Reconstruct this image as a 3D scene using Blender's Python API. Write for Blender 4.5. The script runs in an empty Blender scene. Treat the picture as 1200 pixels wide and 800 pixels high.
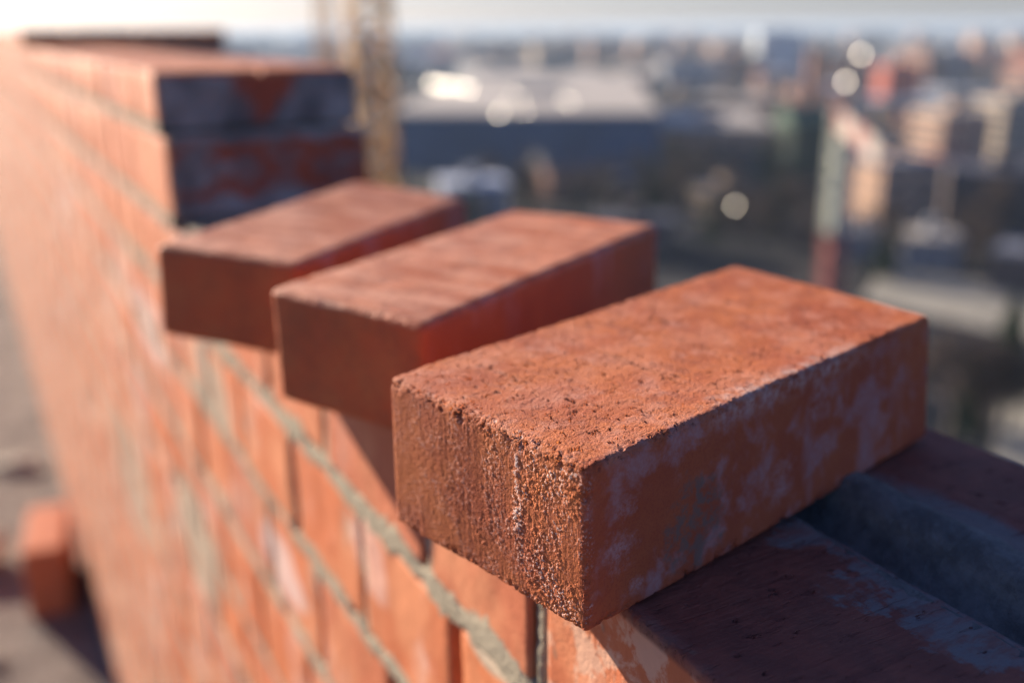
import bpy, math, random
import numpy as np
from mathutils import Matrix, Vector
random.seed(7); rng = np.random.default_rng(7)
sc = bpy.context.scene
COL = sc.collection
R = math.radians

# ------------------------------------------------------------------ camera
F = 1167.0; PITCH = 0.304592; ROLL = -0.007989
fw = np.array([0, math.cos(PITCH), -math.sin(PITCH)]); up0 = np.array([0, math.sin(PITCH), math.cos(PITCH)])
r0 = np.array([1.0, 0, 0])
rr = math.cos(ROLL)*r0 + math.sin(ROLL)*up0; uu = -math.sin(ROLL)*r0 + math.cos(ROLL)*up0
cam = bpy.data.cameras.new('camera'); co = bpy.data.objects.new('camera', cam); COL.objects.link(co)
co.matrix_world = Matrix(((rr[0], uu[0], -fw[0], 0), (rr[1], uu[1], -fw[1], 0), (rr[2], uu[2], -fw[2], 0), (0, 0, 0, 1)))
cam.sensor_width = 36; cam.lens = F/1200*36; cam.clip_start = 0.02; cam.clip_end = 30000
cam.dof.use_dof = True; cam.dof.focus_distance = 0.372; cam.dof.aperture_fstop = 3.4
sc.camera = co
G = -42.0                      # level of the city ground
ZT = -0.2145                   # top of the wall
ZF = ZT - 1.90                 # floor slab by the wall

def ray(u, v): return fw + rr*(u-600)/F - uu*(v-400)/F
def on_z(u, v, z):
    d = ray(u, v); return d*(z/d[2])

# ------------------------------------------------------------------ helpers
def tag(o, label=None, cat=None, group=None, kind=None):
    if label: o['label'] = label
    if cat: o['category'] = cat
    if group: o['group'] = group
    if kind: o['kind'] = kind
    return o
def empty(name, loc, rz=0.0):
    o = bpy.data.objects.new(name, None); COL.objects.link(o)
    o.location = loc; o.rotation_euler = (0, 0, rz); o.empty_display_size = .1
    return o
def mesh(name, V, Fc, mat=None, parent=None, smooth=False, attr=None):
    me = bpy.data.meshes.new(name)
    me.from_pydata([tuple(v) for v in V] if not isinstance(V, np.ndarray) else V.tolist(), [], Fc if isinstance(Fc, list) else Fc.tolist())
    if smooth: me.polygons.foreach_set('use_smooth', [True]*len(me.polygons))
    if attr is not None:
        a = me.attributes.new('rnd', 'FLOAT', 'POINT'); a.data.foreach_set('value', np.asarray(attr, dtype=np.float32))
    me.update()
    o = bpy.data.objects.new(name, me); COL.objects.link(o)
    if mat is not None: me.materials.append(mat)
    if parent is not None: o.parent = parent
    return o
def box_grid(L, W, H, step, r):
    """welded box surface grid with rounded edges; x 0..L, y 0..W, z 0..H"""
    def lin(a):
        n = max(2, int(round((a-2*r)/step)))
        inner = np.linspace(r, a-r, n+1)
        k = max(1, int(round(r/step))) if r > step*0.7 else 1
        e = np.linspace(0, r, k+1)[:-1]
        return np.concatenate([e, inner, (a-e)[::-1]])
    X, Y, Z = lin(L), lin(W), lin(H); nx, ny, nz = len(X), len(Y), len(Z)
    idx = {}; V = []; Fc = []
    def face(A, B, fn, flip):
        na, nb = len(A), len(B)
        ids = np.empty((na, nb), int)
        for i in range(na):
            for j in range(nb):
                k = fn(i, j)
                if k not in idx:
                    idx[k] = len(V); V.append((X[k[0]], Y[k[1]], Z[k[2]]))
                ids[i, j] = idx[k]
        q = np.stack([ids[:-1, :-1], ids[1:, :-1], ids[1:, 1:], ids[:-1, 1:]], -1).reshape(-1, 4)
        Fc.append(q[:, ::-1] if flip else q)
    face(X, Y, lambda i, j: (i, j, nz-1), False); face(X, Y, lambda i, j: (i, j, 0), True)
    face(X, Z, lambda i, j: (i, 0, j), False); face(X, Z, lambda i, j: (i, ny-1, j), True)
    face(Y, Z, lambda i, j: (0, i, j), True); face(Y, Z, lambda i, j: (nx-1, i, j), False)
    V = np.array(V); Fc = np.concatenate(Fc)
    lo = np.array([r, r, r]); hi = np.array([L-r, W-r, H-r])
    C = np.clip(V, lo, hi); D = V-C; n = np.linalg.norm(D, axis=1, keepdims=True)
    V = np.where(n > 1e-9, C + D/np.maximum(n, 1e-9)*r, V)
    return V, Fc
def vnoise(P, scale, seed=0):
    """cheap value noise for numpy points"""
    P = np.asarray(P)*scale; I = np.floor(P).astype(np.int64); f = P-I; f = f*f*(3-2*f)
    def h(ix):
        n = (ix[:, 0]*73856093) ^ (ix[:, 1]*19349663) ^ (ix[:, 2]*83492791) ^ (seed*2654435761)
        n = (n ^ (n >> 13))*1274126177; n = n ^ (n >> 16)
        return (n & 0xffff)/65535.0
    out = 0
    for a in (0, 1):
        for b in (0, 1):
            for c in (0, 1):
                w = (f[:, 0] if a else 1-f[:, 0])*(f[:, 1] if b else 1-f[:, 1])*(f[:, 2] if c else 1-f[:, 2])
                out = out + w*h(I+np.array([a, b, c]))
    return out*2-1

class NT:
    def __init__(s, name):
        s.m = bpy.data.materials.new(name); s.m.use_nodes = True; s.t = s.m.node_tree
        s.t.nodes.clear(); s.out = s.t.nodes.new('ShaderNodeOutputMaterial'); s.b = s.t.nodes.new('ShaderNodeBsdfPrincipled')
        s.t.links.new(s.b.outputs[0], s.out.inputs[0])
    def put(s, sock, v):
        if isinstance(v, bpy.types.NodeSocket): s.t.links.new(v, sock)
        elif v is not None:
            if isinstance(v, (tuple, list)) and len(v) == 3 and sock.type == 'RGBA': v = (*v, 1)
            sock.default_value = v
    def math(s, op, a, b=None, c=None, clamp=False):
        n = s.t.nodes.new('ShaderNodeMath'); n.operation = op; n.use_clamp = clamp
        s.put(n.inputs[0], a); s.put(n.inputs[1], b); s.put(n.inputs[2], c); return n.outputs[0]
    def add(s, *a):
        o = a[0]
        for k in a[1:]: o = s.math('ADD', o, k)
        return o
    def mul(s, *a):
        o = a[0]
        for k in a[1:]: o = s.math('MULTIPLY', o, k)
        return o
    def vmath(s, op, a, b=None):
        n = s.t.nodes.new('ShaderNodeVectorMath'); n.operation = op; s.put(n.inputs[0], a); s.put(n.inputs[1], b); return n.outputs[0]
    def noise(s, vec, scale, detail=3, rough=.5, dist=0):
        n = s.t.nodes.new('ShaderNodeTexNoise'); s.put(n.inputs['Vector'], vec); n.inputs['Scale'].default_value = scale
        n.inputs['Detail'].default_value = detail; n.inputs['Roughness'].default_value = rough; n.inputs['Distortion'].default_value = dist
        return n.outputs[0]
    def voro(s, vec, scale, feature='F1', rand=1.0):
        n = s.t.nodes.new('ShaderNodeTexVoronoi'); n.feature = feature; s.put(n.inputs['Vector'], vec)
        n.inputs['Scale'].default_value = scale; n.inputs['Randomness'].default_value = rand; return n.outputs[0]
    def step(s, v, a, b, lo=0., hi=1.):
        n = s.t.nodes.new('ShaderNodeMapRange'); n.interpolation_type = 'SMOOTHSTEP'
        s.put(n.inputs[0], v)
        if a <= b: n.inputs[1].default_value = a; n.inputs[2].default_value = b; n.inputs[3].default_value = lo; n.inputs[4].default_value = hi
        else: n.inputs[1].default_value = b; n.inputs[2].default_value = a; n.inputs[3].default_value = hi; n.inputs[4].default_value = lo
        return n.outputs[0]
    def mix(s, f, a, b):
        n = s.t.nodes.new('ShaderNodeMix'); n.data_type = 'RGBA'; s.put(n.inputs[0], f); s.put(n.inputs[6], a); s.put(n.inputs[7], b); return n.outputs[2]
    def coord(s, k='Object'):
        return s.t.nodes.new('ShaderNodeTexCoord').outputs[k]
    def sep(s, v):
        n = s.t.nodes.new('ShaderNodeSeparateXYZ'); s.put(n.inputs[0], v); return n.outputs
    def attr(s, name):
        n = s.t.nodes.new('ShaderNodeAttribute'); n.attribute_name = name; return n.outputs['Fac']
    def objrand(s): return s.t.nodes.new('ShaderNodeObjectInfo').outputs['Random']
    def scale(s, vec, k): return s.vmath('MULTIPLY', vec, k)
    def bump(s, h, dist, strength=1.):
        n = s.t.nodes.new('ShaderNodeBump'); s.put(n.inputs['Height'], h); n.inputs['Distance'].default_value = dist; n.inputs['Strength'].default_value = strength
        s.t.links.new(n.outputs[0], s.b.inputs['Normal'])
    def disp(s, h):
        n = s.t.nodes.new('ShaderNodeDisplacement'); s.put(n.inputs['Height'], h); n.inputs['Midlevel'].default_value = 0; n.inputs['Scale'].default_value = 1
        s.t.links.new(n.outputs[0], s.out.inputs['Displacement']); s.m.displacement_method = 'BOTH'
    def fin(s, col, rough=.8, spec=.3, metal=0.):
        s.put(s.b.inputs['Base Color'], col); s.put(s.b.inputs['Roughness'], rough); s.b.inputs['Specular IOR Level'].default_value = spec; s.b.inputs['Metallic'].default_value = metal
        return s.m
def plain(name, c, rough=.8, var=.15, scale=.5, spec=.3, metal=0.):
    s = NT(name); p = s.coord(); n = s.noise(p, scale, 4, .6)
    return s.fin(s.mix(n, tuple(k*(1-var) for k in c), tuple(min(1, k*(1+var)) for k in c)), rough, spec, metal)

# ------------------------------------------------------------------ clay materials
CL_A = (0.52, 0.155, 0.062); CL_B = (0.40, 0.105, 0.045)
WHITE = (0.62, 0.55, 0.53)
def clay_front():
    s = NT('fired_clay_rough'); p = s.coord(); x, y, z = s.sep(p)
    head = s.step(x, .0050, .0015); top = s.step(z, .0640, .0675); side = s.step(y, .0045, .0012)
    # header face: nubby right part, smooth streaked left part
    wob = s.mul(s.math('SUBTRACT', s.noise(p, 35, 4), .5), .05)
    nub = s.mul(head, s.step(s.add(y, wob), .078, .030), s.step(s.noise(p, 60, 4, .65), .36, .58)); nub = s.math('MAXIMUM', nub, s.mul(head, s.step(s.noise(p, 45, 3), .3, .6), .28))
    nsmall = s.noise(p, 760, 3, .6); nbig = s.noise(p, 210, 3, .55); vb = s.voro(p, 640)
    grains = s.step(nsmall, .50, .68); blobs = s.step(vb, .55, .15)
    dgc = s.scale(s.vmath('ADD', p, s.vmath('MULTIPLY', p, (0, 0, 0))), (1, 1, 1))
    dia = s.math('ADD', s.mul(y, 190.), s.mul(z, -150.))
    comb = s.t.nodes.new('ShaderNodeCombineXYZ'); s.put(comb.inputs[0], dia); s.put(comb.inputs[1], s.mul(s.add(y, z), 34.)); s.put(comb.inputs[2], 0.)
    gro = s.step(s.noise(comb.outputs[0], 1.0, 3, .6), .50, .66)
    strk = s.noise(s.scale(p, (1, 1, .06)), 420, 3, .6)
    fine = s.noise(p, 1500, 2, .6)
    h_head = s.add(s.mul(nub, s.add(s.mul(grains, .00042), s.mul(blobs, .00028), s.mul(nbig, .0004), s.mul(gro, -.0004), -.0002)),
                   s.mul(head, s.mul(s.math('SUBTRACT', strk, .5), .00035)), s.mul(head, s.mul(s.math('SUBTRACT', s.noise(p, 420, 4, .65), .5), .00042)))
    # scratch of lime down the header
    sy = s.math('ABSOLUTE', s.math('SUBTRACT', s.add(y, s.mul(s.math('SUBTRACT', s.noise(p, 190, 5, .7), .5), .013), s.mul(z, .04)), .0390))
    scr = s.mul(head, s.step(sy, .0026, .0008), s.step(z, .024, .036), s.step(s.noise(p, 420, 4, .7), .46, .56), s.step(s.noise(p, 130, 2), .40, .50))
    # top: pits, short drag cracks, crumbly front edge
    near = s.add(.35, s.mul(s.step(x, .13, .01), .65))
    pn = s.noise(s.scale(p, (1, .6, 1)), 330, 3, .62)
    pit = s.mul(top, s.step(pn, .615, .65), near)
    cn = s.noise(s.scale(s.vmath('ADD', p, (.3, .1, 0)), (1.0, .22, 1)), 300, 2, .55, .6)
    crk0 = s.mul(top, s.step(cn, .665, .70), s.step(s.noise(p, 28, 2), .48, .56))
    def scratch(xc, y0, y1, wd, sl=0.0):
        d = s.math('ABSOLUTE', s.add(x, -xc, s.mul(y, sl), s.mul(s.math('SUBTRACT', s.noise(p, 300, 2), .5), .0016)))
        return s.mul(top, s.step(d, wd*2, wd*.4), s.step(y, y0, y0+.006), s.step(y, y1+.006, y1), s.step(s.noise(p, 200, 3), .38, .50))
    crk = s.math('MAXIMUM', crk0, s.math('MAXIMUM', scratch(.083, .022, .100, .0004, -.06), s.math('MAXIMUM', scratch(.046, .070, .100, .0005, .10), scratch(.128, .03, .07, .0004, .05))))
    edge = s.mul(s.step(x, .006, .001), s.step(z, .0610, .068)); en = s.noise(p, 190, 4, .65)
    chip = s.mul(edge, s.step(en, .50, .66))
    e2 = s.mul(s.math('MAXIMUM', s.step(y, .005, .0008), s.step(y, .1157, .1200)), s.step(z, .0630, .0685)); chip2 = s.mul(e2, s.step(s.noise(p, 130, 4, .7), .50, .66))
    e4 = s.mul(s.step(x, .005, .0008), s.step(y, .004, .0008)); chip2 = s.math('MAXIMUM', chip2, s.mul(e4, s.step(s.noise(p, 150, 4, .7), .52, .66), .7))
    e3 = s.mul(s.step(z, .006, .0005), s.step(s.noise(p, 150, 4, .65), .5, .66))
    tb = s.add(s.mul(s.math('SUBTRACT', s.noise(p, 60, 3), .5), .0012), s.mul(s.math('SUBTRACT', s.noise(p, 1000, 4, .72), .5), .0011), s.mul(s.math('SUBTRACT', s.noise(s.scale(p, (.35, 1, 1)), 240, 3, .6), .5), .0006))
    h = s.add(h_head, s.mul(top, s.add(tb, s.mul(s.math('SUBTRACT', s.noise(s.scale(p, (.5, 1, 1)), 420, 4, .7), .5), .0009))), s.mul(pit, -.0011), s.mul(crk, -.0010), s.mul(chip, -.0018), s.mul(chip2, -.0012), s.mul(e3, -.0015), s.mul(scr, .0004),
              s.mul(s.math('SUBTRACT', fine, .5), .00010), s.mul(side, s.mul(s.math('SUBTRACT', s.noise(p, 90, 4), .5), .0006)))
    s.disp(h)
    # colour
    c = s.mix(s.step(s.noise(p, 24, 6, .65), .35, .65), (.58, .165, .048), (.43, .10, .034)); c = s.mix(s.mul(s.step(s.noise(p, 1000, 2), .45, .65), .45), c, (.27, .055, .03)); c = s.mix(s.mul(side, .6), c, (.35, .062, .028))  # long side redder, its shade deepened in the colour
    c = s.mix(s.mul(top, s.step(s.noise(s.scale(p, (1, .6, 1)), 90, 5, .7), .50, .64), .6), c, (.30, .075, .036))
    c = s.mix(s.mul(top, s.step(s.noise(s.vmath('ADD', p, (.7, .2, 0)), 55, 6, .7), .52, .64), .45), c, (.66, .30, .20))
    c = s.mix(s.mul(top, s.step(s.noise(p, 40, 4, .6), .45, .65), .35), c, (.60, .25, .15))
    pc = s.mix(1.0, c, c)
    ef = s.add(s.noise(p, 44, 7, .62, .2), s.mul(s.math('SUBTRACT', s.noise(p, 9, 2), .5), .35))
    efm = s.mul(side, s.step(ef, .51, .66), s.add(.45, s.mul(s.step(s.noise(p, 420, 4, .7), .4, .6), .55)), .52)
    efm2 = s.mul(side, s.step(ef, .47, .70), s.step(x, .25, .03), .25)
    drip = s.mul(side, s.step(s.noise(s.scale(p, (1, 1, .25)), 60, 5, .6), .55, .7), s.step(x, .05, .12), .35)
    c = s.mix(efm, c, (.40, .26, .27)); c = s.mix(efm2, c, (.50, .30, .28)); c = s.mix(drip, c, (.40, .27, .28))
    for bx, bz, br in ((.017, .028, .011), (.021, .046, .006), (.120, .020, .013), (.150, .050, .012), (.205, .022, .008), (.028, .010, .005)):
        ax_ = s.math('DIVIDE', s.math('SUBTRACT', x, bx), br); az_ = s.math('DIVIDE', s.math('SUBTRACT', z, bz), br*.9)
        d_ = s.add(s.mul(ax_, ax_), s.mul(az_, az_), s.mul(s.math('SUBTRACT', s.noise(p, 110, 8, .78), .5), 6.5))
        c = s.mix(s.mul(side, s.step(d_, 1.2, -.6), s.step(s.noise(p, 520, 4, .7), .30, .60), .5), c, (.50, .36, .36))
    # grey cement splash low on the long face
    dx = s.math('DIVIDE', s.math('SUBTRACT', x, .062), .021); dz = s.math('DIVIDE', s.math('SUBTRACT', z, .023), .023)
    dd = s.add(s.mul(dx, dx), s.mul(dz, dz), s.mul(s.math('SUBTRACT', s.noise(p, 120, 6, .7), .5), 3.4))
    c = s.mix(s.mul(side, s.step(dd, 1.1, .3), s.step(s.noise(p, 130, 6, .75), .42, .56), .7), c, (.135, .125, .105))
    # efflorescence on the arris of the top
    a1 = s.mul(s.step(z, .055, .066), s.step(s.add(y, s.mul(s.noise(p, 80, 5, .7), .018)), .0215, .013), s.step(s.math('ABSOLUTE', s.math('SUBTRACT', x, .125)), .075, .03))
    c = s.mix(s.mul(a1, s.step(s.noise(p, 170, 5, .7), .36, .66), .62), c, (.64, .50, .44))
    c = s.mix(s.mul(scr, .85), c, (.62, .50, .46))
    c = s.mix(s.mul(nub, s.step(nsmall, .52, .62), s.step(s.noise(p, 90, 3), .40, .56), .8), c, (.80, .62, .54))  # whitish sun highlights on the nub tips, painted into the colour
    c = s.mix(s.math('MAXIMUM', s.mul(pit, .8), s.mul(crk, .65)), c, (.10, .028, .02))
    c = s.mix(s.mul(chip, .35), c, (.20, .05, .03))
    return s.fin(c, s.add(.62, s.mul(s.noise(p, 200, 2), .25)), .35)
def clay_loose():
    s = NT('fired_clay_wire_cut'); p = s.vmath('ADD', s.coord(), s.scale(s.t.nodes.new('ShaderNodeCombineXYZ').outputs[0], (1, 1, 1)))
    p0 = s.coord(); x, y, z = s.sep(p0); o = s.objrand()
    cb = s.t.nodes.new('ShaderNodeCombineXYZ'); s.put(cb.inputs[0], s.mul(o, 7.)); s.put(cb.inputs[1], s.mul(o, 3.)); s.put(cb.inputs[2], 0.)
    p = s.vmath('ADD', p0, cb.outputs[0]); top = s.step(z, .0640, .0675); side = s.step(y, .0045, .0012); head = s.step(x, .005, .0015)
    rip = s.noise(s.scale(p, (1, .12, 1)), 230, 2, .5, .3)
    h = s.add(s.mul(top, s.mul(s.math('SUBTRACT', rip, .5), .0024)), s.mul(s.math('SUBTRACT', s.noise(p, 350, 4, .6), .5), .0006), s.mul(s.math('SUBTRACT', s.noise(p, 45, 3), .5), .0012),
              s.mul(s.step(x, .006, .0), s.step(z, .062, .069), s.step(s.noise(p, 70, 5, .7), .52, .72), -.0010))
    s.disp(h)
    c = s.mix(s.step(s.noise(p, 22, 6, .65), .35, .65), (.56, .155, .048), (.43, .105, .036)); c = s.mix(s.mul(s.step(s.noise(p, 500, 3), .45, .65), .35), c, (.28, .06, .03))
    c = s.mix(s.mul(top, s.step(s.noise(s.scale(p, (1, .25, 1)), 60, 5, .6), .36, .62), .65), c, (.74, .36, .22))
    c = s.mix(s.mul(head, s.step(s.noise(p, 40, 5, .65), .35, .65), .6), c, (.60, .115, .035))
    c = s.mix(s.mul(side, .45), c, (.30, .10, .06)); c = s.mix(s.mul(side, s.step(s.noise(s.scale(p, (1, 1, .3)), 35, 5, .6), .50, .68), .45), c, (.42, .28, .28))  # long side dulled in the colour to tone down red bounce light
    return s.fin(c, .68, .35)
OLV = (.41, .345, .25); PINK = (.74, .56, .50)
PATCHES = [(1.04, 1.75, .10, .050, OLV, .8), (1.23, 1.48, .15, .085, OLV, .8), (1.9, 1.3, .3, .12, OLV, .6), (.80, 1.655, .075, .032, PINK, .75), (.56, 1.78, .04, .03, PINK, .4), (.39, 1.815, .035, .014, OLV, .9), (1.45, 1.72, .16, .05, PINK, .6)]
def clay_wall():
    s = NT('fired_clay_wall'); p0 = s.coord(); x, y, z = s.sep(p0); rnd = s.attr('rnd')
    cb = s.t.nodes.new('ShaderNodeCombineXYZ'); s.put(cb.inputs[0], s.mul(rnd, 3.1)); s.put(cb.inputs[1], s.mul(rnd, 1.7)); s.put(cb.inputs[2], s.mul(rnd, 2.3))
    p = s.vmath('ADD', p0, cb.outputs[0])
    top = s.mul(s.step(z, 1.894, 1.897), s.math('LESS_THAN', z, 1.9115))
    drag = s.noise(s.scale(p, (1, .10, 1)), 330, 3, .6, .15)
    pits = s.mul(top, s.step(s.noise(s.scale(p, (1, .35, 1)), 230, 3, .6), .655, .70))
    lines = s.mul(top, s.math('MAXIMUM', s.mul(s.step(s.noise(s.scale(p, (1, .03, 1)), 210, 2, .5), .67, .69), .5), s.mul(s.step(s.noise(s.scale(p, (1, .12, 1)), 420, 2, .6), .63, .67), .7)))
    h = s.add(s.mul(top, s.mul(s.math('SUBTRACT', drag, .5), .0008)), s.mul(pits, -.0010), s.mul(lines, -.0008), s.mul(s.math('SUBTRACT', s.noise(p, 400, 3, .6), .5), .0005), s.mul(s.math('SUBTRACT', s.noise(p, 45, 3), .5), .0016))
    s.disp(h)
    c = s.mix(s.noise(p, 14, 5, .6), (.62, .175, .055), (.52, .135, .048))
    c = s.mix(s.step(s.math('FRACT', s.mul(rnd, 7.3)), .45, 1.0), c, (.50, .15, .07))
    c = s.mix(s.mul(s.step(s.math('FRACT', s.mul(rnd, 13.7)), .55, 1.0), .5), c, (.64, .26, .14))
    c = s.mix(s.mul(s.step(s.noise(p, 9, 6, .65), .46, .64), .55), c, (.72, .31, .15))
    # lime bloom and smears over the face, running across bricks
    sm = s.noise(s.scale(p0, (1.6, 1, 1)), 5.5, 6, .62); c = s.mix(s.mul(s.step(sm, .52, .66), s.step(z, 1.88, 1.80), .75), c, (.70, .53, .46))
    gs = s.noise(s.scale(p0, (1.2, 1, .8)), 8, 6, .62); c = s.mix(s.mul(s.step(s.add(gs, 0.), .57, .66), s.step(z, 1.84, 1.74), .8), c, (.44, .42, .33))
    def patch(xc, zc, rx, rz, col, f):
        a = s.math('DIVIDE', s.math('SUBTRACT', x, xc), rx); b = s.math('DIVIDE', s.math('SUBTRACT', z, zc), rz)
        d = s.add(s.mul(a, a), s.mul(b, b), s.mul(s.math('SUBTRACT', s.noise(p0, 22, 5, .65), .5), 2.4))
        return s.mix(s.mul(s.step(d, 1.1, .5), f), c, col)
    for q_ in PATCHES: c = patch(*q_)
    # white smear on the nearest brick face
    near = s.mul(s.step(x, .345, .335), s.step(y, -.010, -.004), s.step(s.noise(p0, 42, 6, .65, .4), .46, .56), s.step(x, .20, .25))
    c = s.mix(s.mul(near, .7), c, (.66, .42, .30))
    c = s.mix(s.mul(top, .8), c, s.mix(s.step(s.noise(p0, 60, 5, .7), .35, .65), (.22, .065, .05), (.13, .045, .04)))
    ds = s.mul(s.step(x, .345, .335), s.step(y, -.010, -.004), s.step(s.voro(s.scale(p0, (1, 1, .6)), 70), .16, .08))
    c = s.mix(s.mul(ds, .5), c, (.22, .15, .10))
    # cement smear beside the top groove: far-side y is about -.112
    edge = s.math('SUBTRACT', s.math('MULTIPLY', y, -1.), s.mul(s.noise(p0, 24, 7, .68), .125))
    g1 = s.mul(top, s.step(edge, .028, .036), s.step(y, -.16, -.12))
    c = s.mix(s.mul(g1, s.add(.40, s.mul(s.step(s.noise(s.scale(p0, (1, .4, 1)), 130, 5, .7), .36, .58), .6)), .85), c, (.215, .20, .185))
    edge2 = s.math('SUBTRACT', s.math('MULTIPLY', y, -1.), s.mul(s.noise(p0, 22, 5, .6), .06))
    c = s.mix(s.mul(top, s.step(y, -.140, -.146), s.step(edge2, .150, .135), .8), c, (.20, .19, .175))
    c = s.mix(s.math('MAXIMUM', s.mul(pits, .8), s.mul(lines, .5)), c, (.12, .035, .025))
    return s.fin(c, .75, .3)
def mortar_mat():
    s = NT('cement_mortar'); p = s.coord(); x_ = s.sep(p)[0]
    s.disp(s.add(s.mul(s.math('SUBTRACT', s.noise(p, 180, 5, .65), .5), .0030), s.mul(s.math('SUBTRACT', s.noise(p, 900, 3, .65), .5), .0009)))
    c = s.mix(s.noise(p, 30, 5, .6), (.44, .38, .28), (.26, .23, .17)); c = s.mix(s.mul(s.step(s.noise(p, 3.2, 4, .6), .50, .66), s.step(x_, .9, 2.0), .45), c, (.55, .33, .24)); c = s.mix(s.mul(s.step(s.noise(p, 600, 3), .55, .7), .5), c, (.18, .15, .11))
    return s.fin(c, .92, .2)
def end_mat():
    s = NT('cement_smeared_clay'); p = s.coord()
    x, y, z = s.sep(p); zz = s.math('SUBTRACT', z, 1.90); nz = s.math('SUBTRACT', s.noise(p, 22, 5, .65), .5)
    tri = s.math('SUBTRACT', s.math('ABSOLUTE', s.add(y, .118)), s.mul(s.math('SUBTRACT', zz, .116), .72))     # bare clay showing through at mid width
    up_ = s.math('MAXIMUM', s.step(s.add(tri, s.mul(nz, .085)), -.004, .016), 0.)
    lo_ = s.math('MAXIMUM', s.step(s.add(zz, s.mul(nz, .09)), .048, .030), s.math('MAXIMUM', s.step(s.add(zz, s.mul(nz, .05)), .088, .098), s.step(s.noise(s.scale(p, (1, 1, 1.3)), 14, 5, .65), .47, .60)))
    isup = s.math('GREATER_THAN', zz, .107); m = s.add(s.mul(isup, up_), s.mul(s.math('SUBTRACT', 1., isup), lo_))
    c = s.mix(m, s.mix(s.noise(p, 30, 4), (.50, .11, .045), (.26, .08, .05)), s.mix(s.step(s.noise(p, 18, 5, .65), .35, .65), (.34, .32, .29), (.14, .135, .125)))
    s.bump(s.add(s.mul(m, .5), s.noise(p, 60, 4)), .006)
    return s.fin(c, .85, .2)
M_FRONT = clay_front(); M_LOOSE = clay_loose(); M_WALL = clay_wall(); M_MORT = mortar_mat(); M_END = end_mat()

# ------------------------------------------------------------------ loose bricks
LB, WB, HB = .25, .12067, .06905
K = {}
K['b1'] = {'TF': (.0254, .3161, -.1449), 'TR': (.2129, .4812, -.1372), 'TL': (-.0544, .4067, -.1438), 'TB': (.1332, .5718, -.1361), 'BF': (.0265, .3180, -.2140), 'BR': (.2141, .4831, -.2062), 'BL': (-.0532, .4086, -.2128), 'BB': (.1344, .5737, -.2051)}
K['b2'] = {'TF': (-.0453, .4906, -.1439), 'TR': (.1030, .6916, -.1330), 'TL': (-.1424, .5623, -.1436), 'TB': (.0059, .7632, -.1328), 'BF': (-.0436, .4931, -.2129), 'BR': (.1047, .6941, -.2020), 'BL': (-.1407, .5648, -.2126), 'BB': (.0076, .7657, -.2017)}
K['b3'] = {'TF': (-.1417, .6354, -.1443), 'TR': (-.0352, .8616, -.1388), 'TL': (-.2509, .6867, -.1410), 'TB': (-.1444, .9129, -.1355), 'BF': (-.1427, .6376, -.2133), 'BR': (-.0363, .8637, -.2078), 'BL': (-.2519, .6889, -.2101), 'BB': (-.1454, .9150, -.2046)}
# how far each real brick is out of true (image residuals of the calibration, px)
OFF = {'b1': {'TL': (-2.9, 1.4), 'TF': (.9, .3), 'TR': (6.5, -4.3), 'TB': (2.5, 5.0), 'BL': (.7, -.9), 'BR': (-7.1, 0)},
       'b2': {'TL': (-2.2, .6), 'TF': (1.5, -1.7), 'TR': (-2.2, 2.4), 'TB': (2.8, -.5)},
       'b3': {'TL': (-1.7, -3.1), 'TF': (-2.4, -2.1), 'TR': (4.0, -1.9), 'TB': (-4.4, 5.5), 'BL': (3.8, 2.2)}}
def loose_brick(key, step, r, mat, label, group):
    c = {k: np.array(v) for k, v in K[key].items()}
    for k, (du, dv) in OFF[key].items():
        dep = c[k]@fw; c[k] = c[k] - rr*du*dep/F + uu*dv*dep/F
    a = c['BR']-c['BF']; a /= np.linalg.norm(a); b = c['BL']-c['BF']; b -= a*(a@b); b /= np.linalg.norm(b); n = np.cross(a, b)
    Rm = np.stack([a, b, n]); org = c['BF']
    loc = {k: Rm@(v-org) for k, v in c.items()}
    V, Fc = box_grid(LB, WB, HB, step, r)
    s, t, q = V[:, :1]/LB, V[:, 1:2]/WB, V[:, 2:]/HB
    P = ((1-s)*(1-t)*(1-q)*loc['BF'] + s*(1-t)*(1-q)*loc['BR'] + (1-s)*t*(1-q)*loc['BL'] + s*t*(1-q)*loc['BB'] +
         (1-s)*(1-t)*q*loc['TF'] + s*(1-t)*q*loc['TR'] + (1-s)*t*q*loc['TL'] + s*t*q*loc['TB'])
    # gentle hand-made unevenness (large scale)
    P = P + (vnoise(P, 22, 3)*.0006)[:, None]*np.array([1, 1, 0]) + (vnoise(P, 30, 5)*.0005)[:, None]*np.array([0, 0, 1])
    o = mesh('brick', P, Fc, mat, smooth=True)
    o.matrix_world = Matrix((( *Rm[:, 0], org[0]), (*Rm[:, 1], org[1]), (*Rm[:, 2], org[2]), (0, 0, 0, 1)))
    # restore "undeformed" axis masks: faces were authored from the ideal box, keep them close
    tag(o, label, 'brick', group)
    return o
GB = 'loose bricks laid across the top of the wall'
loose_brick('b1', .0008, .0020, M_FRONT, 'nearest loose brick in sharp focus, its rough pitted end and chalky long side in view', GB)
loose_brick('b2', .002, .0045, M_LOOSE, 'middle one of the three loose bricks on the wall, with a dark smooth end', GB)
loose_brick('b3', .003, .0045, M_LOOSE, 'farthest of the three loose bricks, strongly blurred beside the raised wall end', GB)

# ------------------------------------------------------------------ brick wall
TH = R(118.6735); NEAR = .19824
wv = np.array([math.cos(TH), math.sin(TH), 0]); nv = np.array([wv[1], -wv[0], 0])
WW = .2435
wall = empty('brick_wall', tuple(nv*NEAR + np.array([0, 0, ZF])), TH)
tag(wall, 'long orange brick wall with grey mortar joints running from bottom right to the far left', 'wall')
def wl(w, n, z): return wv*w + nv*(NEAR+n) + np.array([0, 0, z])      # wall coords -> world
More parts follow.
